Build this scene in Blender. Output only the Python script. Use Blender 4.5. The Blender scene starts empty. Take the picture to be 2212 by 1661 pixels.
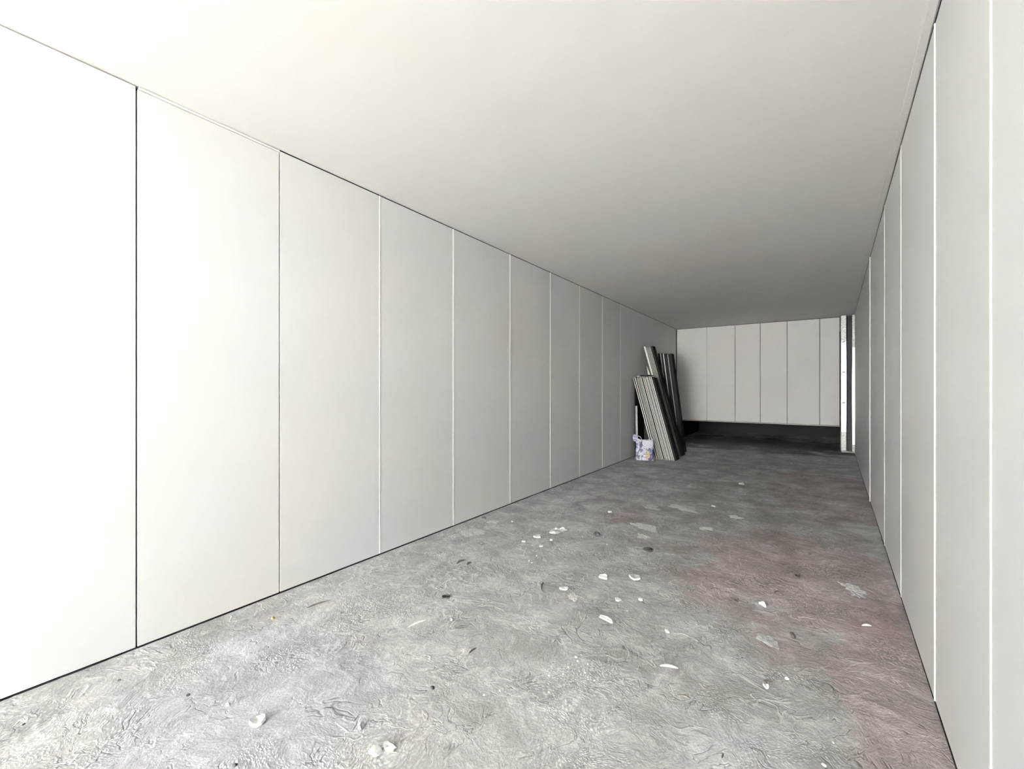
import bpy, bmesh, math, random
import numpy as np
from mathutils import Vector, Matrix

C = bpy.context.scene.collection
sc = bpy.context.scene
R = random.Random(11)

# ------------------------------------------------------------------ camera
F_PX, CX, HY = 930.0, 1106.0, 840.0        # focal length, centre and horizon row for a 2212 x 1661 frame
CAM_H, YAW = 1.55, math.radians(34.6)
cam = bpy.data.cameras.new('camera')
cam.sensor_width = 36.0
cam.lens = 36.0 * F_PX / 2212.0
cam.shift_y = (HY - 830.5) / 2212.0
cam.clip_start = 0.02
cam_ob = bpy.data.objects.new('camera', cam)
cam_ob.location = (0, 0, CAM_H)
cam_ob.rotation_euler = (math.pi / 2, 0, YAW)
C.objects.link(cam_ob)
sc.camera = cam_ob

# ------------------------------------------------------------------ light
SKY, SUN, EXPO = 3.2, 330.0, 0.84
w = bpy.data.worlds.new('sky'); sc.world = w; w.use_nodes = True
nt = w.node_tree
bg = nt.nodes['Background']
bg.inputs['Color'].default_value = (0.93, 0.96, 1.0, 1)
bg.inputs['Strength'].default_value = SKY
sun = bpy.data.lights.new('sun', 'SUN'); sun.energy = SUN; sun.angle = 0.02
sun.color = (1.0, 0.995, 0.985)
so = bpy.data.objects.new('sun', sun); C.objects.link(so)
# high, from behind the building: lights the yard and the added bounce wall, never shines in
so.rotation_euler = Vector((-0.55, -0.40, -0.73)).to_track_quat('-Z', 'Y').to_euler()
sc.view_settings.view_transform = 'Standard'
sc.view_settings.look = 'None'
sc.view_settings.gamma = 1.0
sc.view_settings.exposure = EXPO
sc.view_settings.use_curve_mapping = False
sc.cycles.diffuse_bounces = 4
sc.cycles.max_bounces = 8
sc.cycles.use_denoising = True

# ------------------------------------------------------------------ helpers
def new_mat(name):
    m = bpy.data.materials.new(name); m.use_nodes = True
    return m, m.node_tree, m.node_tree.nodes['Principled BSDF']

def N(t, kind, **kw):
    n = t.nodes.new(kind)
    for k, v in kw.items():
        if k in n.inputs.keys(): n.inputs[k].default_value = v
        else: setattr(n, k, v)
    return n

def ramp(t, src, stops):
    r = t.nodes.new('ShaderNodeValToRGB')
    e = r.color_ramp.elements
    while len(e) < len(stops): e.new(0.5)
    for el, (p, c) in zip(e, stops):
        el.position = p
        el.color = (c, c, c, 1) if isinstance(c, (int, float)) else (*c, 1)
    t.links.new(src, r.inputs['Fac'])
    return r.outputs['Color']

def mix(t, fac, a, b, mode='MIX'):
    n = t.nodes.new('ShaderNodeMix'); n.data_type = 'RGBA'; n.blend_type = mode
    for i, v in ((0, fac), (6, a), (7, b)):
        if hasattr(v, 'links'): t.links.new(v, n.inputs[i])
        elif isinstance(v, (int, float)): n.inputs[i].default_value = v
        else: n.inputs[i].default_value = (*v, 1)
    return n.outputs[2]

def mathn(t, op, a, b=None, c=None, clamp=False):
    n = t.nodes.new('ShaderNodeMath'); n.operation = op; n.use_clamp = clamp
    for i, v in enumerate((a, b, c)):
        if v is None: continue
        if hasattr(v, 'links'): t.links.new(v, n.inputs[i])
        else: n.inputs[i].default_value = v
    return n.outputs[0]

def noise(t, vec, scale, detail=4, rough=0.55, dist=0.0):
    n = N(t, 'ShaderNodeTexNoise', Scale=scale, Detail=detail, Roughness=rough, Distortion=dist)
    t.links.new(vec, n.inputs['Vector'])
    return n.outputs['Fac']

def world_pos(t):
    return t.nodes.new('ShaderNodeNewGeometry').outputs['Position']

def flat(name, col, rough=0.6, metal=0.0, var=0.06, scale=20.0, bump=0.0, spec=0.3):
    m, t, b = new_mat(name)
    p = world_pos(t)
    f = noise(t, p, scale, 5)
    lo = tuple(max(0, c * (1 - var * 2)) for c in col); hi = tuple(min(1, c * (1 + var * 2)) for c in col)
    t.links.new(ramp(t, f, [(0.25, lo), (0.75, hi)]), b.inputs['Base Color'])
    b.inputs['Roughness'].default_value = rough
    b.inputs['Metallic'].default_value = metal
    b.inputs['Specular IOR Level'].default_value = spec
    if bump:
        bn = N(t, 'ShaderNodeBump', Strength=0.4, Distance=bump)
        t.links.new(noise(t, p, scale * 3, 4), bn.inputs['Height'])
        t.links.new(bn.outputs['Normal'], b.inputs['Normal'])
    return m

def tag(o, label, cat, group=None, kind=None):
    o['label'] = label; o['category'] = cat
    if group: o['group'] = group
    if kind: o['kind'] = kind
    return o

def link(name, me, mats, parent=None, loc=None, rot=None, smooth=False):
    if not isinstance(mats, (list, tuple)): mats = [mats]
    if not me.materials:
        for m in mats: me.materials.append(m)
    if smooth:
        me.polygons.foreach_set('use_smooth', [True] * len(me.polygons))
    o = bpy.data.objects.new(name, me); C.objects.link(o)
    if parent: o.parent = parent
    if loc is not None: o.location = loc
    if rot is not None: o.rotation_euler = rot
    return o

def bm_mesh(bm, name):
    bmesh.ops.recalc_face_normals(bm, faces=bm.faces)
    me = bpy.data.meshes.new(name); bm.to_mesh(me); bm.free()
    return me

def add_box(bm, lo, hi, bevel=0.0, mat=0):
    r = bmesh.ops.create_cube(bm, size=1.0)
    vs = r['verts']
    for v in vs:
        v.co = Vector([lo[i] + (v.co[i] + 0.5) * (hi[i] - lo[i]) for i in range(3)])
    if bevel:
        es = list({e for v in vs for e in v.link_edges})
        bmesh.ops.bevel(bm, geom=es, offset=bevel, segments=1, affect='EDGES')
    return vs

def box(name, lo, hi, mats, parent=None, bevel=0.0, loc=None, rot=None):
    bm = bmesh.new(); add_box(bm, lo, hi, bevel)
    return link(name, bm_mesh(bm, name), mats, parent, loc, rot)

def empty(name, loc, rot=(0, 0, 0)):
    o = bpy.data.objects.new(name, None); C.objects.link(o)
    o.location = loc; o.rotation_euler = rot; o.empty_display_size = 0.1
    return o

SY, CYW = math.sin(YAW), math.cos(YAW)
def floor_xy(px, py):
    """floor point (metres) seen at a photo pixel; used once to measure the room"""
    z = F_PX * CAM_H / (py - HY)
    xc = (px - CX) * z / F_PX
    return xc * CYW - z * SY, xc * SY + z * CYW

# 2-D gradient noise for real relief
class Perlin:
    def __init__(s, seed):
        r = np.random.RandomState(seed)
        s.p = np.tile(r.permutation(256), 2); a = r.rand(256) * 2 * np.pi
        s.gx, s.gy = np.cos(a), np.sin(a)
    def __call__(s, x, y):
        xi = np.floor(x).astype(int); yi = np.floor(y).astype(int)
        xf, yf = x - xi, y - yi
        u = xf ** 3 * (xf * (xf * 6 - 15) + 10); v = yf ** 3 * (yf * (yf * 6 - 15) + 10)
        def g(ix, iy, dx, dy):
            h = s.p[(s.p[ix & 255] + iy) & 255]
            return s.gx[h] * dx + s.gy[h] * dy
        n00 = g(xi, yi, xf, yf); n10 = g(xi + 1, yi, xf - 1, yf)
        n01 = g(xi, yi + 1, xf, yf - 1); n11 = g(xi + 1, yi + 1, xf - 1, yf - 1)
        return (n00 * (1 - u) + n10 * u) * (1 - v) + (n01 * (1 - u) + n11 * u) * v
P1, P2, P3, P4 = Perlin(3), Perlin(8), Perlin(21), Perlin(33)

def relief(x, y):
    x = np.asarray(x, float); y = np.asarray(y, float)
    wx = x + 0.12 * P2(x * 2.1, y * 2.1); wy = y + 0.12 * P3(x * 2.1 + 9, y * 2.1)
    h = 0.0045 * P1(wx * 1.3, wy * 1.3) + 0.0030 * P2(wx * 4, wy * 4)
    rid = 1 - np.abs(P3(wx * 6.5, wy * 6.5)) * 2.4                     # thin raised trowel ridges
    mask = np.clip(P4(x * 0.9 + 4, y * 0.9) * 2.2 + 0.55, 0, 1)
    h += 0.0034 * np.clip(rid, 0, 1) ** 5 * mask
    st = np.clip(P4(x * 1.7, y * 1.7 + 7) * 3 - 0.25, 0, 1)            # stippled patches
    h += st * 0.0026 * P2(x * 38, y * 38) + mask * 0.0016 * P1(x * 22, y * 22)
    flat_ = np.clip((P1(x * 1.1 + 30, y * 1.1)) * 2 + 0.5, 0.15, 1)
    return h * flat_
def fz(x, y): return float(relief(np.array([x]), np.array([y]))[0])

# ------------------------------------------------------------------ materials
def wall_mat(name, base, warm, cool, rough=0.5):
    m, t, b = new_mat(name)
    p = world_pos(t)
    f = noise(t, p, 0.7, 3)
    g = noise(t, p, 1.6, 2)
    c = ramp(t, f, [(0.35, warm), (0.5, base), (0.65, cool)])
    c = mix(t, 1.0, c, ramp(t, g, [(0.3, 0.965), (0.7, 1.0)]), 'MULTIPLY')
    t.links.new(c, b.inputs['Base Color'])
    b.inputs['Roughness'].default_value = rough
    b.inputs['Specular IOR Level'].default_value = 0.25
    bn = N(t, 'ShaderNodeBump', Strength=0.06, Distance=0.004)
    t.links.new(noise(t, p, 9, 5), bn.inputs['Height'])
    t.links.new(bn.outputs['Normal'], b.inputs['Normal'])
    return m
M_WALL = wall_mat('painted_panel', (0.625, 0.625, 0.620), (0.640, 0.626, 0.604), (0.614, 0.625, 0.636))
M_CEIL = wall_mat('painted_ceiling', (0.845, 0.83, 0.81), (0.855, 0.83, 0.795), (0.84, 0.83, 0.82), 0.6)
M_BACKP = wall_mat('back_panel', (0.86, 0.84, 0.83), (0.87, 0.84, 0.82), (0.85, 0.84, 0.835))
M_BACKING = flat('dark_joint', (0.012, 0.012, 0.013), 0.9, spec=0.05)
M_BEAD = flat('white_sealant', (0.93, 0.925, 0.90), 0.5, var=0.01)
M_BEAD2 = flat('cream_sealant', (0.70, 0.69, 0.66), 0.6, var=0.01)
M_TRIM = flat('pale_trim', (0.80, 0.79, 0.765), 0.5, var=0.01)
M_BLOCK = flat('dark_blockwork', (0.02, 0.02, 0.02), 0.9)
M_BOUNCE = flat('bounce_white', (0.82, 0.82, 0.81), 0.9, var=0.02, scale=2)
M_GROUND = flat('pale_paving', (0.58, 0.56, 0.52), 0.9, var=0.04, scale=2)

def floor_mat():
    m, t, b = new_mat('rough_concrete')
    p = world_pos(t)
    warp = N(t, 'ShaderNodeTexNoise', Scale=2.2, Detail=3.0)
    t.links.new(p, warp.inputs['Vector'])
    vm = t.nodes.new('ShaderNodeVectorMath'); vm.operation = 'MULTIPLY_ADD'
    t.links.new(warp.outputs['Color'], vm.inputs[0]); vm.inputs[1].default_value = (0.35, 0.35, 0); t.links.new(p, vm.inputs[2])
    q = vm.outputs[0]
    big = noise(t, q, 0.8, 5, 0.6)
    mid = noise(t, q, 3.2, 7, 0.62)
    fine = noise(t, q, 17, 6, 0.65)
    grit = noise(t, p, 90, 4, 0.6)
    c = ramp(t, mid, [(0.26, (0.24, 0.237, 0.232)), (0.45, (0.345, 0.342, 0.338)), (0.56, (0.395, 0.393, 0.39)), (0.74, (0.53, 0.53, 0.53))])
    c = mix(t, 1.0, c, ramp(t, big, [(0.3, 0.85), (0.7, 1.10)]), 'MULTIPLY')
    # pale plaster dust
    dust = ramp(t, mathn(t, 'ADD', mathn(t, 'MULTIPLY', fine, 0.65), mathn(t, 'MULTIPLY', mid, 0.35)), [(0.51, 0.0), (0.62, 1.0)])
    c = mix(t, mathn(t, 'MULTIPLY', dust, 0.5), c, (0.62, 0.62, 0.615))
    # dark scuffs
    sc1 = noise(t, q, 8.5, 7, 0.72)
    scuff = ramp(t, sc1, [(0.33, 1.0), (0.41, 0.0)])
    c = mix(t, mathn(t, 'MULTIPLY', scuff, 0.55), c, (0.15, 0.15, 0.15))
    # thin trowel lines: level lines of warped noise, broken up into short strokes
    def strokes(scale, width, lo, mscale):
        ln = mathn(t, 'ABSOLUTE', mathn(t, 'SUBTRACT', noise(t, q, scale, 3, 0.5, 0.6), 0.5))
        return mathn(t, 'MULTIPLY', ramp(t, ln, [(0.0, 1.0), (width, 0.0)]), ramp(t, noise(t, p, mscale, 3), [(lo, 0.0), (lo + 0.05, 1.0)]))
    l1 = strokes(3.0, 0.010, 0.56, 3.4)
    l2 = strokes(7.0, 0.022, 0.53, 5.0)
    l3 = strokes(5.0, 0.030, 0.52, 2.7)
    c = mix(t, mathn(t, 'MULTIPLY', l1, 0.6), c, (0.11, 0.11, 0.11))
    c = mix(t, mathn(t, 'MULTIPLY', l2, 0.45), c, (0.17, 0.17, 0.17))
    c = mix(t, mathn(t, 'MULTIPLY', l3, 0.45), c, (0.68, 0.68, 0.675))
    # stippled patches: grains of plaster pulled up by the trowel
    vs = N(t, 'ShaderNodeTexVoronoi', Scale=75.0); t.links.new(q, vs.inputs['Vector'])
    spm = ramp(t, noise(t, p, 1.7, 4, 0.6), [(0.50, 0.0), (0.60, 1.0)])
    stip = mathn(t, 'MULTIPLY', ramp(t, vs.outputs['Distance'], [(0.15, 1.0), (0.55, 0.0)]), spm)
    c = mix(t, mathn(t, 'MULTIPLY', stip, 0.35), c, (0.70, 0.70, 0.70))
    sdk = mathn(t, 'MULTIPLY', ramp(t, vs.outputs['Distance'], [(0.5, 0.0), (0.8, 1.0)]), spm)
    c = mix(t, mathn(t, 'MULTIPLY', sdk, 0.4), c, (0.15, 0.15, 0.15))
    # fine salt and pepper
    c = mix(t, 1.0, c, ramp(t, grit, [(0.3, 0.80), (0.7, 1.16)]), 'MULTIPLY')
    # reddish stain towards the right wall, bluish tint near the left front
    sep = t.nodes.new('ShaderNodeSeparateXYZ'); t.links.new(p, sep.inputs[0])
    def blob(cx, cy, rx, ry, soft=0.75):
        dx = mathn(t, 'DIVIDE', mathn(t, 'SUBTRACT', sep.outputs[0], cx), rx)
        dy = mathn(t, 'DIVIDE', mathn(t, 'SUBTRACT', sep.outputs[1], cy), ry)
        d = mathn(t, 'SQRT', mathn(t, 'ADD', mathn(t, 'MULTIPLY', dx, dx), mathn(t, 'MULTIPLY', dy, dy)))
        d = mathn(t, 'ADD', d, mathn(t, 'MULTIPLY', mathn(t, 'SUBTRACT', noise(t, p, 1.9, 3), 0.5), 1.6))
        return ramp(t, d, [(soft, 1.0), (1.0, 0.0)])
    for (cx, cy, rx, ry, s) in STAINS:
        c = mix(t, mathn(t, 'MULTIPLY', blob(cx, cy, rx, ry), s), c, mix(t, 1.0, c, (0.97, 0.875, 0.87), 'MULTIPLY'))
    for (cx, cy, rx, ry, s) in BLUES:
        c = mix(t, mathn(t, 'MULTIPLY', blob(cx, cy, rx, ry), s), c, mix(t, 1.0, c, (0.975, 0.985, 1.03), 'MULTIPLY'))
    for (cx, cy, rx, ry, s) in DIM:                 # brownish tone, with the weaker light on the floor painted in
        c = mix(t, mathn(t, 'MULTIPLY', blob(cx, cy, rx, ry, 0.25), s), c, mix(t, 1.0, c, (0.70, 0.685, 0.665), 'MULTIPLY'))
    for (cx, cy, rx, ry) in DARK_END:                    # much darker concrete zone at the back
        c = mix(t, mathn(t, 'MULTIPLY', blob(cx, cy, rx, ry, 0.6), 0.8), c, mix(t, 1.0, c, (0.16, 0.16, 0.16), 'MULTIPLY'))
    t.links.new(c, b.inputs['Base Color'])
    t.links.new(ramp(t, mid, [(0.3, 0.62), (0.7, 0.85)]), b.inputs['Roughness'])
    b.inputs['Specular IOR Level'].default_value = 0.12
    h = mathn(t, 'ADD', mathn(t, 'MULTIPLY', fine, 0.7), mathn(t, 'MULTIPLY', grit, 0.12))
    h = mathn(t, 'ADD', h, mathn(t, 'MULTIPLY', mid, 0.8))
    h = mathn(t, 'ADD', h, mathn(t, 'MULTIPLY', stip, 0.22))
    h = mathn(t, 'ADD', h, mathn(t, 'MULTIPLY', l3, 0.25))
    h = mathn(t, 'SUBTRACT', h, mathn(t, 'MULTIPLY', mathn(t, 'ADD', l1, l2), 0.3))
    bn = N(t, 'ShaderNodeBump', Strength=0.65, Distance=0.015)
    t.links.new(h, bn.inputs['Height'])
    t.links.new(bn.outputs['Normal'], b.inputs['Normal'])
    return m
STAINS = [(-0.1, 4.3, 0.9, 1.3, 1.0), (0.35, 3.0, 0.25, 1.0, 0.9), (0.2, 8.0, 0.7, 2.0, 0.7), (-1.8, 5.12, 0.22, 0.28, 0.8)]
DIM = [(-0.6, 5.2, 2.2, 3.6, 1.0), (0.5, 3.0, 0.9, 2.0, 0.7), (-0.5, 9.5, 2.5, 4.5, 0.9)]
DARK_END = [(-1.2, 13.9, 3.2, 2.3)]
BLUES = [(-2.3, 1.1, 0.7, 0.7, 1.0), (-2.0, 0.7, 0.6, 0.5, 0.8), (-0.1, 2.0, 0.5, 0.3, 0.5)]
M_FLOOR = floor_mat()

# ------------------------------------------------------------------ the room
H = 3.36
XL = -3.30
def xr(y): return 0.40 + 0.038 * y
YB = 13.55          # back partition
Y0 = -5.0           # open front
RE = 12.95          # far end of the right wall

# floor: real relief, fine close to the camera and coarser far off
ys = [-5.3]
while ys[-1] < 17.2:
    y = ys[-1]
    ys.append(y + (0.08 if y < 0.1 else 0.009 * max(1.0, (y / 2.6) ** 1.5)))
ys = np.array(ys)
xs = np.linspace(-3.45, 1.45, 460)
gx, gy = np.meshgrid(xs, ys)
gz = relief(gx, gy)
nx, ny = len(xs), len(ys)
co = np.stack([gx, gy, gz], -1).reshape(-1, 3)
idx = np.arange(nx * ny).reshape(ny, nx)
quads = np.stack([idx[:-1, :-1], idx[:-1, 1:], idx[1:, 1:], idx[1:, :-1]], -1).reshape(-1, 4)
fm = bpy.data.meshes.new('floor')
fm.vertices.add(len(co)); fm.vertices.foreach_set('co', co.ravel())
fm.loops.add(quads.size); fm.loops.foreach_set('vertex_index', quads.ravel().astype(np.int32))
fm.polygons.add(len(quads))
fm.polygons.foreach_set('loop_start', (np.arange(len(quads)) * 4).astype(np.int32))
fm.polygons.foreach_set('loop_total', np.full(len(quads), 4, np.int32))
fm.update(); fm.validate()
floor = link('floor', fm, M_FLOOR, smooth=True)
tag(floor, 'rough grey concrete floor with trowel marks and plaster dust', 'floor', kind='structure')

ceil = box('ceiling', (-3.5, Y0, H), (1.5, 17.2, H + 0.15), M_CEIL)
tag(ceil, 'smooth off-white ceiling over the long room', 'ceiling', kind='structure')

# paving outside the open front
gr = box('ground', (-40, -40, -0.30), (40, -5.2, -0.03), M_GROUND)
tag(gr, 'pale paving outside the open front of the room', 'ground', kind='structure')
op = box('bounce_wall', (-14, -16.3, -0.03), (14, -16.0, 5.2), M_BOUNCE)  # unseen wall, added to throw sunlight back into the room
tag(op, 'unseen white wall added across the yard to bounce sunlight into the room', 'wall', kind='structure')
gr2 = box('foundation', (-3.6, -5.2, -0.30), (1.6, 17.4, -0.05), M_BLOCK)
tag(gr2, 'dark slab foundation under the concrete floor', 'foundation', kind='structure')

# left wall: dark backing, full-height panels in front of it
wl = box('wall_left', (XL - 0.2, Y0, 0.0), (XL - 0.035, 17.2, H), M_BACKING)
tag(wl, 'long left wall of tall white panels with thin joints', 'wall', kind='structure')
LJ = [Y0, -4.15, -3.15, -2.15, -1.15, -0.15, 0.842, 1.685, 2.60, 3.62, 4.74, 5.83, 6.86, 7.87, 8.84, 12.70, 13.5]
GAPS = {6: 0.008, 7: 0.008, 8: 0.006}
for i in range(len(LJ) - 1):
    a, b_ = LJ[i], LJ[i + 1]
    g0, g1 = GAPS.get(i, 0.004) / 2, GAPS.get(i + 1, 0.004) / 2
    top = H - (0.022 if i == 6 else 0.008)
    box('panel', (XL - 0.033, a + g0, 0.011), (XL + R.uniform(-0.001, 0.001), b_ - g1, top), M_WALL, wl, 0.0015)
    if i + 1 >= 8 and i + 1 <= 14:
        wd = 0.006 if i + 1 == 8 else 0.0085
        off = 0.007 if i + 1 == 8 else 0.0
        box('joint_sealant', (XL - 0.004, b_ - wd + off, 0.012), (XL + 0.0035, b_ + wd + off, top), M_BEAD, wl, 0.0012)
for i in range(len(LJ) - 1):
    box('base_shadow_line', (XL - 0.03, LJ[i] + 0.001, 0.0), (XL + 0.0015, LJ[i + 1] - 0.001, 0.0075), M_BACKING, wl)  # dark strip put in for the shadow gap at the wall foot
    if i > 6: box('top_shadow_line', (XL - 0.03, LJ[i] + 0.001, H - 0.0075), (XL + 0.001, LJ[i + 1] - 0.001, H - 0.0005), M_BACKING, wl)  # shadow line under the ceiling, drawn as a dark strip
box('top_strip', (XL - 0.03, LJ[6] + 0.01, H - 0.019), (XL + 0.003, LJ[7], H - 0.004), M_TRIM, wl, 0.001)

# right wall runs slightly outwards
ang = math.atan(0.038)
wr = empty('wall_right', (xr(0), 0, 0), (0, 0, -ang))
tag(wr, 'right wall of tall white panels with white sealed joints', 'wall', kind='structure')
k = 1 / math.cos(ang)
box('backing', (0.035, Y0 * k, 0.0), (0.2, RE * k - 0.01, H), M_BACKING, wr)
def wall_y(px):          # distance along the right wall of a photo column
    u = px - CX
    a, d = u * CYW - F_PX * SY, u * SY + F_PX * CYW
    return 0.40 / (a / d - 0.038)
RJ = [Y0, -4.1, -3.1, -2.1, -1.1, -0.1, 0.9] + [wall_y(q) for q in (2141, 2020, 1947, 1911, 1880)] + [RE]
for i in range(len(RJ) - 1):
    a, b_ = RJ[i] * k, RJ[i + 1] * k
    box('panel', (R.uniform(-0.001, 0.001), a + 0.002, 0.012), (0.033, b_ - 0.002, H - 0.009), M_WALL, wr, 0.0015)
    box('base_shadow_line', (-0.002, a + 0.001, 0.0), (0.03, b_ - 0.001, 0.011), M_BACKING, wr)  # shadow gap at the floor, drawn as a dark strip
    box('top_shadow_line', (-0.0015, a + 0.001, H - 0.0085), (0.03, b_ - 0.001, H - 0.0005), M_BACKING, wr)  # dark strip painting the shadow line at the ceiling
    if 6 <= i < len(RJ) - 2:
        wd = {6: 0.010, 7: 0.006, 8: 0.008, 9: 0.012, 10: 0.022}.get(i, 0.008); pr_ = 0.010 if i == 10 else 0.004
        bm = bmesh.new()
        prev = None
        n = 24
        for s in range(n + 1):
            z = 0.013 + (H - 0.024) * s / n
            dv = R.uniform(-0.0012, 0.0012)
            ring = [bm.verts.new(p) for p in ((0.003, b_ - wd + dv, z), (-pr_, b_ - wd * 0.6 + dv, z), (-pr_, b_ + wd * 0.6 + dv, z), (0.003, b_ + wd + dv, z))]
            if prev:
                for q in range(3): bm.faces.new((prev[q], prev[q + 1], ring[q + 1], ring[q]))
            prev = ring
        link('joint_sealant', bm_mesh(bm, 'joint_sealant'), M_BEAD2 if i in (6, 9) else M_BEAD, wr)
t1 = empty('trim_1', (xr(0), 0, 0), (0, 0, -ang))
box('strip', (-0.045, Y0 * k, H - 0.006), (-0.006, RE * k, H), M_TRIM, t1, 0.002)
tag(t1, 'thin pale trim strip along the ceiling above the right wall', 'trim', kind='structure')

# back partition hung above the floor, dark space under and behind it
wb = box('wall_back', (XL, YB + 0.04, 0.62), (0.64, YB + 0.14, H), M_BACKING)
tag(wb, 'pale panelled back partition with dark open gap beneath', 'wall', kind='structure')
BJ = [XL + 0.004, -2.45, -1.715, -1.10, -0.48, 0.225, 0.635]
for i in range(len(BJ) - 1):
    g = 0.011
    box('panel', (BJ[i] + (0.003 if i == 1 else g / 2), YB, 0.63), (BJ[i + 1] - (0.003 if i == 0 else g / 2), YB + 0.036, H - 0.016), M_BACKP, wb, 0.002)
box('bottom_channel', (XL + 0.004, YB - 0.008, 0.605), (0.635, YB + 0.14, 0.618), M_TRIM, wb, 0.002)
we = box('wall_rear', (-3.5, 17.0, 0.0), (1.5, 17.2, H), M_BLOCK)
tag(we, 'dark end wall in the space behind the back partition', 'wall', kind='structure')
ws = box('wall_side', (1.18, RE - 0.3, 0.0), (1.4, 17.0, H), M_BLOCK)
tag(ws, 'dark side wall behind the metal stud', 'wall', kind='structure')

# ------------------------------------------------------------------ metal stud in the far right corner
def galv_mat():
    m, t, b = new_mat('galvanised_steel')
    p = world_pos(t)
    vo = N(t, 'ShaderNodeTexVoronoi', Scale=60.0); t.links.new(p, vo.inputs['Vector'])
    c = ramp(t, mathn(t, 'ADD', mathn(t, 'MULTIPLY', vo.outputs['Distance'], 0.6), mathn(t, 'MULTIPLY', noise(t, p, 40, 5, 0.7), 0.6)),
             [(0.3, (0.05, 0.05, 0.05)), (0.7, (0.24, 0.24, 0.235))])
    t.links.new(c, b.inputs['Base Color'])
    b.inputs['Metallic'].default_value = 0.85; b.inputs['Roughness'].default_value = 0.42
    return m
M_GALV = galv_mat()
M_GALV_SHADE = flat('shaded_steel', (0.035, 0.035, 0.04), 0.6, 0.3, var=0.2, scale=30)  # galvanised steel with the cavity's shade put into its colour
M_FILM = flat('bright_steel', (0.97, 0.97, 0.96), 0.30, 1.0, var=0.01)
M_CLIP = flat('black_clip', (0.02, 0.02, 0.02), 0.5)
st = empty('metal_stud', (0, 13.30, 0))
tag(st, 'galvanised metal stud standing between back partition and right wall', 'stud')
zt = H - 0.012
def plate(name, x0, x1, z0, z1, yaw, mat, bulge=0.0, thick=0.004, y=0.0, n=14):
    """vertical steel strip, turned a little about its length, edges folded back"""
    bm = bmesh.new(); prev = None
    for s in range(n + 1):
        f = s / n; z = z0 + (z1 - z0) * f
        b_ = bulge * math.sin(math.pi * f)
        xm, hw = (x0 + x1) / 2, (x1 - x0) / 2 + b_
        cs, sn = math.cos(yaw), math.sin(yaw)
        def P(u, v): return (xm + u * cs - v * sn, y + u * sn + v * cs, z)
        ring = [bm.verts.new(P(*q)) for q in ((-hw, thick), (-hw + 0.004, 0), (hw - 0.004, 0), (hw, thick), (hw, thick * 2), (-hw, thick * 2))]
        if prev:
            for q in range(6): bm.faces.new((prev[q], prev[(q + 1) % 6], ring[(q + 1) % 6], ring[q]))
        else: bm.faces.new(ring)
        prev = ring
    bm.faces.new(prev)
    return link(name, bm_mesh(bm, name), mat, st)
plate('lip', 0.652, 0.752, 0.03, zt, 0.0, M_GALV)
plate('lip', 0.862, 0.915, 0.03, zt, 0.0, M_GALV)
plate('facing', 0.653, 0.750, 0.50, 2.72, -0.045, M_FILM, 0.003, y=-0.012)['label'] = 'bright polished facing'
plate('facing', 0.866, 0.928, 0.20, 2.55, -0.045, M_FILM, 0.006, y=-0.016)['label'] = 'bright polished facing'
box('flange', (0.646, 0.010, 0.03), (0.651, 0.21, zt), M_GALV, st)
box('flange', (0.917, 0.012, 0.03), (0.922, 0.21, zt), M_GALV, st)
box('web', (0.652, 0.20, 0.03), (0.916, 0.205, zt), M_GALV_SHADE, st)
for x0 in (0.775, 0.826):
    box('rib', (x0, 0.12, 0.20), (x0 + 0.012, 0.198, zt), M_GALV_SHADE, st, 0.002)
box('base_track', (0.650, -0.03, 0.0), (0.930, 0.215, 0.026), M_TRIM, st, 0.004)
for z in (2.70, 1.96, 1.21):
    bm = bmesh.new()
    add_box(bm, (0.660, -0.030, z - 0.012), (0.715, -0.0205, z + 0.012), 0.003)
    add_box(bm, (0.700, -0.040, z - 0.004), (0.730, -0.0205, z + 0.020), 0.003)
    link('clip', bm_mesh(bm, 'clip'), M_CLIP, st)

# ------------------------------------------------------------------ boards leaning on the left wall
M_FACE = flat('charcoal_board_face', (0.009, 0.009, 0.009), 0.85, var=0.25, scale=6, spec=0.08)
M_CORE = flat('pale_board_core', (0.80, 0.80, 0.77), 0.7, var=0.08, scale=35)
M_CORE2 = flat('grey_board_core', (0.33, 0.33, 0.31), 0.7, var=0.12, scale=35)
M_CORE3 = flat('dark_board_core', (0.015, 0.015, 0.015), 0.8, var=0.15, scale=35, spec=0.1)
def board(x, y, lean, t, wid, L, core, label, group):
    o = empty('board', (x, y, 0.009), (0, -lean, 0))
    tag(o, label, 'board', group)
    f = min(0.005, t * 0.18)
    box('core', (f, 0, 0), (t - f, wid, L), core, o)
    box('face_sheet', (0, 0.002, 0.001), (f, wid - 0.002, L - 0.001), M_FACE, o)
    box('face_sheet', (t - f, 0.002, 0.001), (t, wid - 0.002, L - 0.001), M_FACE, o)
    return o
ORD = ['first', 'second', 'third', 'fourth', 'fifth', 'sixth', 'seventh', 'eighth', 'ninth', 'tenth', 'eleventh', 'twelfth', 'thirteenth', 'fourteenth', 'fifteenth', 'sixteenth', 'seventeenth', 'eighteenth', 'nineteenth', 'twentieth']
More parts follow.
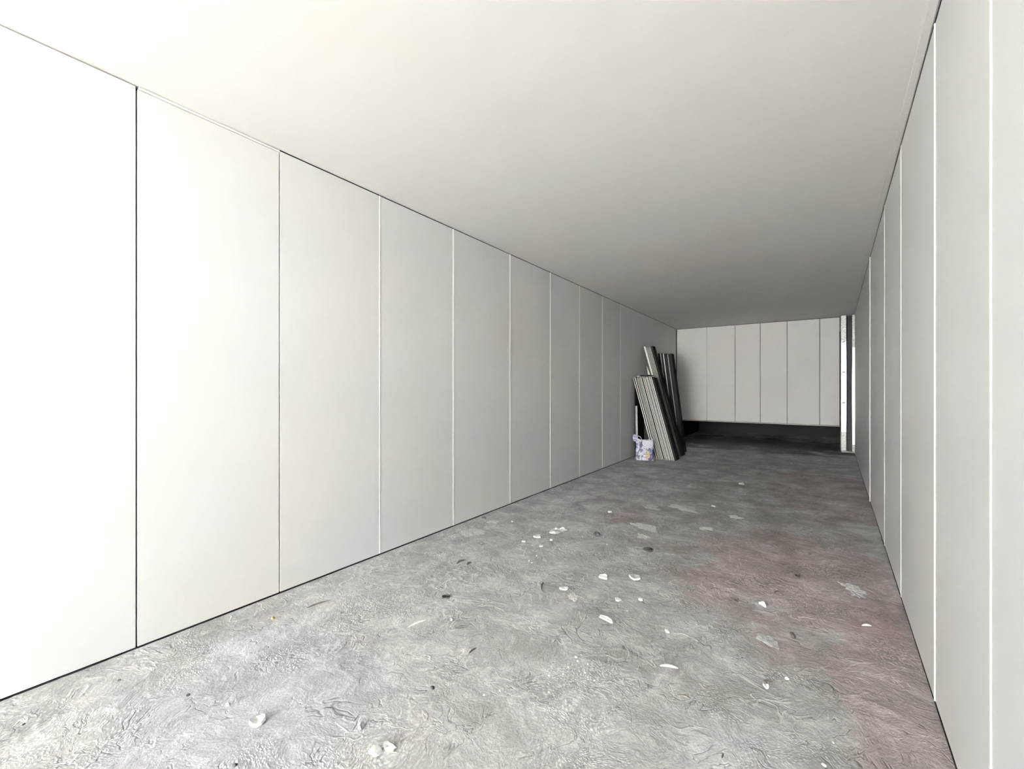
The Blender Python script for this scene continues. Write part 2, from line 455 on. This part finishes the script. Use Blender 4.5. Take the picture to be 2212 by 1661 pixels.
# front stack, chest high
lean = math.radians(15.2)
x = -2.79
specs = [(.024, 'w', .008), (.026, 'w', .012), (.017, 'g', .002), (.017, 'g', .002), (.017, 'g', .002), (.017, 'g', .002), (.017, 'g', .002), (.020, 'w', .022),
         (.020, 'w', .002), (.015, 'g', .002), (.017, 'w', .002), (.015, 'g', .002), (.015, 'g', .002), (.017, 'w', .002), (.015, 'g', .002), (.015, 'g', .002), (.022, 'w', .006), (.026, 'w', .006), (.040, 'd', 0)]
COL = {'w': M_CORE, 'g': M_CORE2, 'd': M_CORE3}
CN = {'w': 'pale-edged', 'g': 'grey-edged', 'd': 'dark-edged'}
for i, (t, c, gap) in enumerate(specs):
    board(x, 9.56 + R.uniform(-0.012, 0.012), lean, t, 0.26, 1.86 + R.uniform(-0.015, 0.015) - (0.02 if c == 'd' else 0), COL[c],
          '%s %s board from the wall in the short front stack' % (ORD[i], CN[c]), 'boards of the short front stack')
    x += (t + gap) / math.cos(lean)
# tall middle stack
lean = math.radians(15.2); x = -2.58
for i, (t, c, gap) in enumerate([(.050, 'w', .004), (.026, 'g', .003), (.022, 'g', .003), (.022, 'g', .003), (.022, 'g', .004), (.040, 'd', 0)]):
    board(x, 10.31 + 0.012 * i * 0.3, lean, t, 0.24, 2.64 - 0.004 * i + (0.03 if c == 'd' else 0), COL[c],
          '%s %s board from the wall in the tall middle stack' % (ORD[i], CN[c]), 'boards of the tall middle stack')
    x += (t + gap) / math.cos(lean)
# tall rear stack
lean = math.radians(7.2); x = -2.97
for i, (t, c, gap) in enumerate([(.030, 'g', .003), (.045, 'd', .004), (.030, 'g', .003), (.040, 'd', .004), (.030, 'w', .004), (.030, 'd', .004),
                                 (.035, 'g', .003), (.032, 'd', .003), (.030, 'w', .003), (.066, 'd', .003), (.024, 'g', .003), (.075, 'd', 0)]):
    board(x, 10.86 + R.uniform(-0.012, 0.012), lean, t, 0.24, 2.46 - 0.004 * i, COL[c],
          '%s %s board from the wall in the tall rear stack' % (ORD[i], CN[c]), 'boards of the tall rear stack')
    x += (t + gap) / math.cos(lean)

# pointed batten behind the short stack, lath in the gap by the wall
bm = bmesh.new()
pr = [(-0.035, 0), (0.035, 0), (0.035, 1.86), (0.0, 2.16), (-0.030, 1.88)]
a = [bm.verts.new((u, 0, v)) for u, v in pr]; b2 = [bm.verts.new((u, 0.022, v)) for u, v in pr]
bm.faces.new(a); bm.faces.new(b2[::-1])
for i in range(5): bm.faces.new((a[i], a[(i + 1) % 5], b2[(i + 1) % 5], b2[i]))
o = link('batten', bm_mesh(bm, 'batten'), M_CORE, None, (-2.62, 10.20, 0.014), (0, -math.radians(14.6), 0))
tag(o, 'pale batten with a pointed top rising behind the short front stack', 'batten')
o = box('sheet', (0, 0, 0), (0.012, 0.62, 1.66), M_FACE, None, 0.001, (-3.262, 9.68, 0.012), (0, -math.radians(0.7), 0))
tag(o, 'thin black sheet standing nearly upright against the left wall behind the short stack', 'sheet')
o = box('lath', (0, 0, 0), (0.045, 0.018, 1.16), M_CORE2, None, 0.002, (-3.215, 9.60, 0.006), (0, math.radians(-1.0), 0))
tag(o, 'thin grey lath upright in the gap between wall and short stack', 'lath')

def lump(name, sx, sy, sz, mat, loc, rot=0, seed=0, sub=2, amp=0.3, flatb=True, parent=None, smooth=False, taper=0.0):
    r = random.Random(seed)
    bm = bmesh.new()
    bmesh.ops.create_icosphere(bm, subdivisions=sub, radius=0.5)
    pn = Perlin(seed + 50)
    for v in bm.verts:
        c = v.co.copy()
        d = float(pn(np.array([c.x * 3.1 + c.z * 1.7 + 7]), np.array([c.y * 3.1 - c.z * 2.1 + 3]))[0])
        k_ = 1 + amp * d * 2.2
        v.co = Vector((c.x * sx * k_ * (1 + taper * c.y * 2), c.y * sy * k_, c.z * sz * k_))
        if flatb: v.co.z = max(v.co.z, -sz * 0.22) + sz * 0.20
    return link(name, bm_mesh(bm, name), mat, parent, loc, (0, 0, rot), smooth)

M_RAG = flat('dark_cloth', (0.012, 0.012, 0.013), 0.9, var=0.2, spec=0.05)
# scraps lying on the top edges of the short stack
tl = math.radians(15.2)
ztop = 1.88 * math.cos(tl)
o = lump('rag', 0.21, 0.09, 0.036, M_RAG, (-2.97, 9.64, ztop + 0.015), 0.1, 4, 3, 0.75, smooth=True)
tag(o, 'dark crumpled rag lying on top of the short board stack', 'rag')
o = lump('plaster_lump', 0.05, 0.05, 0.035, M_BEAD, (-3.17, 9.60, ztop + 0.010), 0.4, 9, 2, 0.3)
tag(o, 'small white plaster lump on top of the short board stack by the wall', 'plaster lump')

# ------------------------------------------------------------------ printed bag
M_BW = flat('bag_white', (0.56, 0.56, 0.62), 0.45, var=0.08, scale=25)
M_BN = flat('bag_navy', (0.035, 0.035, 0.10), 0.45, var=0.15, scale=25)
M_BP = flat('bag_lilac', (0.30, 0.30, 0.40), 0.45, var=0.1, scale=25)
M_BO = flat('bag_orange', (0.38, 0.17, 0.06), 0.45, var=0.25, scale=60)
M_BG = flat('bag_green', (0.25, 0.33, 0.12), 0.45, var=0.25, scale=60)
M_BY = flat('bag_yellow', (0.42, 0.32, 0.10), 0.45, var=0.25, scale=60)
bag = empty('printed_bag', (-2.945, 9.36, 0.006), (0, 0, math.radians(14)))
tag(bag, 'white and navy printed bag standing between left wall and short board stack', 'bag')
nu, nv = 150, 76
bm = bmesh.new(); rows = []
pb = Perlin(77)
def nz(a, b_, s): return float(pb(np.array([a * s + 5.3]), np.array([b_ * s + 2.1]))[0])
for j in range(nv + 1):
    v = j / nv; row = []
    for i in range(nu):
        th = 2 * math.pi * i / nu
        cx_, sx_ = math.cos(th), math.sin(th)
        e = 0.5
        wx, wy = 0.185 * (1 - 0.05 * v + 0.04 * math.sin(v * 4)), 0.10 * (1 - 0.55 * v ** 3)
        px_ = wx * math.copysign(abs(cx_) ** e, cx_); py_ = wy * math.copysign(abs(sx_) ** e, sx_)
        d = nz(th * 0.9, v * 3, 1.0) * 0.035 * (0.3 + v)
        z = 0.44 * v
        if j == nv: z += 0.012 * math.sin(th * 2 + 0.6) + 0.010 * math.sin(th * 5) + 0.006 * math.sin(th * 11)
        row.append(bm.verts.new((px_ * (1 + d * 3) + 0.01 * nz(v * 4, th, 1), py_ * (1 + d * 3) - d * 0.7, z)))
    rows.append(row)
bm.faces.new(rows[0][::-1])
for j in range(nv):
    for i in range(nu):
        f = bm.faces.new((rows[j][i], rows[j][(i + 1) % nu], rows[j + 1][(i + 1) % nu], rows[j + 1][i]))
        c = f.calc_center_median(); u = (c.x + 0.185) / 0.37; v = c.z / 0.44
        m = 0
        if c.y < 0.03:
            if 0.06 < u < 0.30 and abs((v - 0.15) - (u - 0.05) * 2.2 + 0.25 * nz(u, v, 6)) < 0.10: m = 1
            elif u < 0.42 and nz(u, v, 7) > 0.16: m = 1
            elif 0.22 < u < 0.38 and 0.62 < v < 0.80: m = 1
            elif u < 0.4 and nz(u + 3, v, 6) > 0.15: m = 2
            if u > 0.50 and v < 0.62 and (u - 0.78) ** 2 / 0.075 + (v - 0.30) ** 2 / 0.10 < 1 + nz(u, v, 8):
                m = 1
                q = nz(u + 9, v, 9)
                if (u - 0.64) ** 2 / 0.022 + (v - 0.28) ** 2 / 0.05 < 1 + 1.5 * nz(u, v, 11):
                    q2 = v + 0.5 * nz(u + 2, v, 13) + 0.3 * (u - 0.64)
                    m = 3 if q2 < 0.22 else (5 if q2 < 0.33 else 4)
                    if nz(u + 7, v, 15) > 0.2: m = 1
                elif q > 0.25: m = 2
            elif u > 0.45 and v < 0.7 and nz(u + 5, v, 9) > 0.25: m = 2
        elif nz(u, v, 5) > 0.2: m = 2
        f.material_index = m
body = link('bag_body', bm_mesh(bm, 'bag_body'), [M_BW, M_BN, M_BP, M_BO, M_BG, M_BY], bag, smooth=True)
# torn flap folded up at the left corner, and its handle loop
bm = bmesh.new(); prev = None
for s in range(9):
    f = s / 8
    cxp = -0.165 - 0.05 * math.sin(f * 1.9); zz = 0.40 + 0.17 * f
    hw = 0.055 * (1 - f) ** 0.7 + 0.012
    ring = [bm.verts.new(p) for p in ((cxp - hw, -0.03, zz), (cxp + hw, -0.035 + 0.02 * f, zz), (cxp + hw, -0.029 + 0.02 * f, zz), (cxp - hw, -0.024, zz))]
    if prev:
        for q in range(4): bm.faces.new((prev[q], prev[(q + 1) % 4], ring[(q + 1) % 4], ring[q]))
    else: bm.faces.new(ring)
    prev = ring
bm.faces.new(prev)
for i, f in enumerate(bm.faces): f.material_index = 1 if (i // 4) % 3 == 1 else 0
link('torn_flap', bm_mesh(bm, 'torn_flap'), [M_BP, M_BN], bag)
bm = bmesh.new(); prev = first = None
for s in range(18):
    a_ = math.pi * 1.15 * s / 17 - 0.2
    cxp, zz = -0.12 + 0.055 * math.cos(a_), 0.43 + 0.085 * math.sin(a_)
    ring = [bm.verts.new((cxp + 0.008 * math.cos(q) * math.cos(a_), -0.055 + 0.012 * math.sin(q), zz + 0.008 * math.cos(q) * math.sin(a_))) for q in (0.8, 2.4, 3.9, 5.5)]
    if prev:
        for q in range(4): bm.faces.new((prev[q], prev[(q + 1) % 4], ring[(q + 1) % 4], ring[q]))
    else: bm.faces.new(ring)
    prev = ring
bm.faces.new(prev)
link('handle', bm_mesh(bm, 'handle'), M_BP, bag)

# ------------------------------------------------------------------ debris on the floor
M_WH = flat('white_plaster', (0.70, 0.70, 0.69), 0.7, var=0.05, scale=60, bump=0.002)
M_GY = flat('grey_plaster', (0.40, 0.40, 0.395), 0.8, var=0.15, scale=60, bump=0.002)
M_BE = flat('beige_plaster', (0.50, 0.495, 0.485), 0.8, var=0.2, scale=60, bump=0.002)
M_DK = flat('dark_stone', (0.045, 0.045, 0.045), 0.7, var=0.2, scale=80)
M_BR = flat('brown_scrap', (0.30, 0.20, 0.08), 0.7, var=0.2, scale=80)
M_WD = flat('dark_wood', (0.085, 0.075, 0.07), 0.8, var=0.2, scale=80)

def px_m(px, py): return CAM_H / (py - HY)              # metres per photo pixel across the line of sight
def place(px, py):
    x, y = floor_xy(px, py); return (x, y, fz(x, y) + 0.0005)

def flake(name, sx, sy, sz, mat, px, py, rot, seed, curl=0.0):
    """thin broken chip: jagged outline, domed or curled, with thickness"""
    r = random.Random(seed); bm = bmesh.new(); n = 11
    rad = [r.uniform(0.68, 1.0) for _ in range(n)]
    def zc(u): return curl * sz * (u * u) + sz * 0.35
    top, low = [], []
    for i in range(n):
        a_ = 2 * math.pi * i / n
        u, v = math.cos(a_) * rad[i], math.sin(a_) * rad[i]
        low.append(bm.verts.new((u * sx / 2, v * sy / 2, max(0, zc(u) - sz * 0.4))))
        top.append(bm.verts.new((u * sx / 2 * 0.92, v * sy / 2 * 0.92, zc(u) + sz * 0.35)))
    ct = bm.verts.new((0.04 * sx, 0, zc(0) + sz * (0.6 if curl <= 0 else 0.15))); cb = bm.verts.new((0, 0, 0))
    for i in range(n):
        j = (i + 1) % n
        bm.faces.new((low[i], low[j], top[j], top[i])); bm.faces.new((top[i], top[j], ct)); bm.faces.new((low[j], low[i], cb))
    return link(name, bm_mesh(bm, name), mat, None, place(px, py), (0, 0, rot))

def sliver(name, L, wd, hgt, mat, px, py, rot, bend=0.2, n=10):
    """narrow curved strip tapering to both ends"""
    bm = bmesh.new(); prev = None
    for s in range(n + 1):
        f = s / n; x = (f - 0.5) * L; y = bend * L * (1 - (2 * f - 1) ** 2)
        k_ = (math.sin(math.pi * (0.06 + 0.88 * f))) ** 0.7
        ring = [bm.verts.new(p) for p in ((x, y - wd / 2 * k_, 0), (x, y - wd * 0.3 * k_, hgt * k_), (x, y + wd * 0.3 * k_, hgt * 0.8 * k_), (x, y + wd / 2 * k_, 0))]
        if prev:
            for q in range(4): bm.faces.new((prev[q], prev[(q + 1) % 4], ring[(q + 1) % 4], ring[q]))
        else: bm.faces.new(ring)
        prev = ring
    bm.faces.new(prev)
    return link(name, bm_mesh(bm, name), mat, None, place(px, py), (0, 0, rot))

MT = {'w': M_WH, 'g': M_GY, 'b': M_BE, 'd': M_DK, 'r': M_BR, 'k': M_WD}
# shape, name, pixel, size in photo pixels (across, deep on the floor, high), colour, turn, label, category
D = [
 ('f', 'plaster_chip', 1602, 1047, 20, 13, 4, 'w', .6, 'white curved chip alone on the dark floor before the back partition', 'chip', 1.2),
 ('f', 'plaster_chip', 1541, 1094, 11, 12, 3, 'w', .3, 'small white chip on the dark floor in front of the board stacks', 'chip', 0),
 ('f', 'plaster_chip', 1317, 1106, 12, 12, 3, 'w', .2, 'small oval white chip left of the small reddish spot', 'chip', 0),
 ('f', 'plaster_chip', 1106, 1127, 7, 11, 3, 'w', .2, 'tiny round white chip close to the left wall beside the dark splinter', 'chip', 0),
 ('f', 'plaster_flake', 1160, 1160, 22, 22, 4, 'w', .5, 'flat white flake at the foot of the grey peaked scrap', 'flake', 0.5),
 ('f', 'plaster_chip', 1131, 1170, 12, 12, 3, 'w', .4, 'small white chip left of the flat white flake', 'chip', 0),
 ('f', 'plaster_chip', 1191, 1167, 10, 10, 4, 'w', .1, 'small white chip just under the grey peaked scrap', 'chip', 0),
 ('f', 'plaster_chip', 1169, 1180, 13, 12, 3, 'w', -.3, 'small white chip below the flat white flake', 'chip', 0),
 ('p', 'mortar_scrap', 1210, 1148, 40, 40, 11, 'g', .5, 'grey peaked mortar scrap surrounded by small white chips', 'mortar scrap', 0),
 ('l', 'debris_clump', 1290, 1156, 15, 25, 8, 'd', .2, 'dark clump with pale crumbs left of the reddish patch', 'clump', 0),
 ('l', 'debris_clump', 1401, 1188, 24, 25, 6, 'd', .2, 'flat dark clump below the pale plaster splashes', 'clump', 0),
 ('f', 'plaster_chip', 1303, 1249, 24, 28, 7, 'w', .9, 'white jagged chip left of a larger one in mid floor', 'chip', 0.6),
 ('f', 'plaster_chip', 1371, 1249, 32, 32, 6, 'b', -.2, 'large pale chip with a dark rim in mid floor', 'chip', 0.5),
 ('f', 'plaster_chip', 1218, 1273, 26, 16, 5, 'w', -.2, 'long white chip lying left of the triangular one', 'chip', 0.4),
 ('f', 'plaster_chip', 1335, 1296, 17, 22, 5, 'w', .2, 'triangular white chip in mid floor below the large pale chip', 'chip', 0),
 ('f', 'plaster_chip', 1384, 1296, 11, 14, 5, 'w', .5, 'rounded white chip right of the triangular one', 'chip', 0),
 ('f', 'plaster_chip', 1309, 1339, 15, 52, 6, 'w', .7, 'long white flake pointing away down the middle of the floor', 'flake', 0.5),
 ('f', 'plaster_chip', 1441, 1364, 12, 20, 5, 'w', .1, 'small white chip right of the long pointing flake', 'chip', 0),
 ('f', 'dark_flake', 963, 1290, 26, 24, 4, 'd', .6, 'dark leaf-shaped flake on the pale floor near the left wall', 'flake', 0.3),
 ('s', 'plaster_sliver', 900, 1348, 46, 6, 4, 'w', .75, 'thin white curved sliver nearest below the dark leaf-shaped flake', 'sliver', .06),
 ('l', 'pebble', 976, 1340, 7, 8, 6, 'w', .1, 'tiny round white pebble right of the thin curved sliver', 'pebble', 0),
 ('l', 'pebble', 1346, 1400, 7, 9, 5, 'd', .2, 'tiny dark pebble on bare floor below the long pointing flake', 'pebble', 0),
 ('s', 'plaster_sliver', 1445, 1441, 38, 8, 6, 'w', -.25, 'white sliver with a dark shadow on the right half of the floor', 'sliver', .07),
 ('l', 'pebble', 934, 1488, 10, 12, 8, 'd', .7, 'dark angular pebble on the white stippled floor patch', 'pebble', 0),
 ('l', 'mortar_lump', 842, 1614, 30, 40, 13, 'g', .9, 'oblong grey mortar lump at the front edge, touching a white one', 'mortar lump', 0),
 ('l', 'mortar_lump', 811, 1624, 34, 36, 10, 'w', .8, 'white mortar lump at the front edge beside the oblong grey one', 'mortar lump', 0),
 ('l', 'stone', 779, 1571, 14, 22, 12, 'g', .5, 'rounded grey stone behind the two mortar lumps at the front', 'stone', 0),
 ('l', 'rust_scrap', 590, 1336, 8, 12, 5, 'r', .4, 'small rusty brown scrap on the pale floor near the left wall', 'scrap', 0),
 ('l', 'pebble', 407, 1502, 9, 9, 5, 'd', .2, 'dark oval pebble alone in the pale left foreground', 'pebble', 0),
 ('l', 'pebble', 508, 1654, 10, 9, 6, 'd', .3, 'dark pebble at the bottom edge of the view, left of the middle', 'pebble', 0),
 ('l', 'pebble', 257, 1470, 6, 7, 4, 'd', .1, 'tiny dark pebble close to the left wall in the foreground', 'pebble', 0),
 ('l', 'pebble', 51, 1565, 6, 7, 4, 'd', .1, 'tiny dark pebble in the bottom left corner of the floor', 'pebble', 0),
 ('l', 'pebble', 118, 1553, 8, 7, 4, 'g', .1, 'tiny grey pebble near the bottom left corner of the floor', 'pebble', 0),
 ('f', 'paper_scrap', 556, 1562, 44, 34, 12, 'w', .6, 'crumpled white scrap with dark ragged edge in the left foreground', 'paper scrap', 0.8),
 ('l', 'stone', 493, 1523, 10, 14, 7, 'g', .6, 'small grey stone right of the dark oval pebble', 'stone', 0),
 ('f', 'plaster_chip', 1647, 1309, 12, 22, 8, 'w', .3, 'white chip with a dark core on the reddish floor patch', 'chip', 0.8),
 ('s', 'plaster_sliver', 1872, 1352, 20, 6, 5, 'w', -.1, 'small white sliver near the foot of the right wall', 'sliver', .1),
 ('f', 'plaster_chip', 1655, 1485, 16, 14, 7, 'w', -.3, 'white chip casting a dark shadow right of the front middle', 'chip', 0.9),
 ('s', 'wood_splinter', 1659, 1472, 20, 4, 3, 'k', -.35, 'dark splinter just above the shadowed white chip', 'splinter', .05),
 ('l', 'pebble', 1700, 1467, 9, 10, 6, 'w', .3, 'round pale pebble right of the shadowed white chip', 'pebble', 0),
 ('s', 'wood_splinter', 1561, 1633, 14, 4, 4, 'k', .9, 'short dark splinter at the bottom edge of the floor', 'splinter', .02),
 ('l', 'pebble', 1800, 1605, 5, 6, 4, 'w', .3, 'tiny white pebble at the bottom right of the floor', 'pebble', 0),
 ('l', 'pebble', 1780, 1654, 10, 11, 6, 'w', .3, 'white pebble on the bottom edge of the view at right', 'pebble', 0),
 ('f', 'dark_flake', 1722, 1246, 15, 20, 4, 'k', -.5, 'dark flake on the upper part of the reddish floor patch', 'flake', 0.4),
 ('s', 'wood_splinter', 1683, 1281, 21, 9, 4, 'k', .1, 'dark curved splinter in the middle of the reddish patch', 'splinter', .12),
 ('s', 'wood_splinter', 1546, 1275, 20, 10, 4, 'k', -.4, 'dark curved splinter at the left edge of the reddish patch', 'splinter', .18),
 ('l', 'debris_clump', 1586, 1298, 16, 24, 5, 'k', .3, 'dark clump below the left edge of the reddish patch', 'clump', 0),
 ('l', 'debris_clump', 1712, 1373, 12, 30, 6, 'k', -.4, 'dark clump on grey floor under the reddish patch', 'clump', 0),
 ('s', 'wood_splinter', 1045, 1119, 12, 6, 5, 'd', -.6, 'dark splinter sticking out from the foot of the left wall', 'splinter', .05),
 ('s', 'wood_splinter', 996, 1214, 26, 5, 5, 'k', .85, 'dark curved splinter on the pale floor, left one of a pair', 'splinter', .14),
 ('s', 'wood_splinter', 1013, 1218, 16, 6, 5, 'k', 1.0, 'short dark splinter on the pale floor, right one of a pair', 'splinter', .08),
 ('s', 'wood_splinter', 690, 1305, 52, 6, 3, 'k', .72, 'long dark splinter lying beside the left wall panels', 'splinter', .06),
 ('s', 'wood_splinter', 1021, 1406, 26, 5, 4, 'k', .95, 'dark splinter pointing right on the trowelled mid floor', 'splinter', .05),
 ('s', 'wood_splinter', 1477, 1506, 28, 6, 4, 'k', -.45, 'dark curved splinter in the right front of the floor', 'splinter', .12),
 ('s', 'wood_splinter', 1174, 1268, 46, 5, 4, 'k', 1.5, 'dark curved strip running away from view in mid floor', 'splinter', .10),
]
for k_, (sh, nm, px, py, a_, b_, h_, c, rt, lab, cat, cu) in enumerate(D):
    s = px_m(px, py) * 0.85
    # turn measured from the picture's horizontal, on the floor
    rot = YAW + rt
    if sh == 'f': o = flake(nm, a_ * s, b_ * s * 1.05, h_ * s, MT[c], px, py, rot, 100 + k_, cu)
    elif sh == 'l': o = lump(nm, a_ * s, b_ * s, h_ * s * 1.2, MT[c], place(px, py), rot, 200 + k_, 2, 0.3)
    elif sh == 'p':
        o = lump(nm, a_ * s, b_ * s * 0.6, h_ * s * 1.3, MT[c], place(px, py), rot, 230 + k_, 3, 0.7)
    else: o = sliver(nm, a_ * s * 1.15, b_ * s * 0.9, h_ * s, MT[c], px, py, rot, cu)
    tag(o, lab, cat)

# tiny white crumbs nobody can tell apart
crumb = None
pts = [(1217, 1457), (1264, 1454), (1228, 1442), (1244, 1421), (1080, 1493), (1046, 1502), (1186, 1496), (1143, 1212), (1149, 1216),
       (1311, 1177), (1355, 1320), (1159, 1201), (943, 1272), (1284, 1471), (1248, 1429), (1278, 1577), (1186, 1460), (1270, 1436)]
for i, (px, py) in enumerate(pts):
    if crumb is None:
        crumb = lump('plaster_crumb', 0.014, 0.017, 0.010, M_WH, (0, 0, 0), 0, 300, 1, 0.2)
        o = crumb
    else:
        o = crumb.copy(); C.objects.link(o)
    o.location = place(px, py); o.rotation_euler = (0, 0, R.uniform(0, 6))
    k_ = R.uniform(0.7, 1.2); o.scale = (k_, k_, k_)
    tag(o, 'tiny white plaster crumb scattered on the trowelled mid floor', 'crumb', 'tiny white crumbs on the mid floor')

# pale splashes of plaster stuck to the floor: parts of the floor
for i, (px, py, a_, b_) in enumerate([(1469, 1097, 34, 55), (1393, 1138, 40, 50), (1390, 1159, 26, 30), (1020, 1150, 50, 40), (1065, 1128, 26, 20),
                                      (1840, 1270, 34, 40), (1852, 1284, 30, 30), (1590, 1117, 30, 24), (1526, 1142, 28, 20), (1660, 1385, 42, 40), (1405, 1095, 30, 30), (1240, 1290, 30, 26)]):
    s = px_m(px, py) * 0.75; x, y = floor_xy(px, py)
    o = lump('plaster_splash', a_ * s, b_ * s * 1.3, 0.010, M_GY if i in (6, 9, 10) else M_BE, (x, y, fz(x, y) - 0.001), YAW + R.uniform(-.5, .5), 400 + i, 3, 0.75, parent=floor)
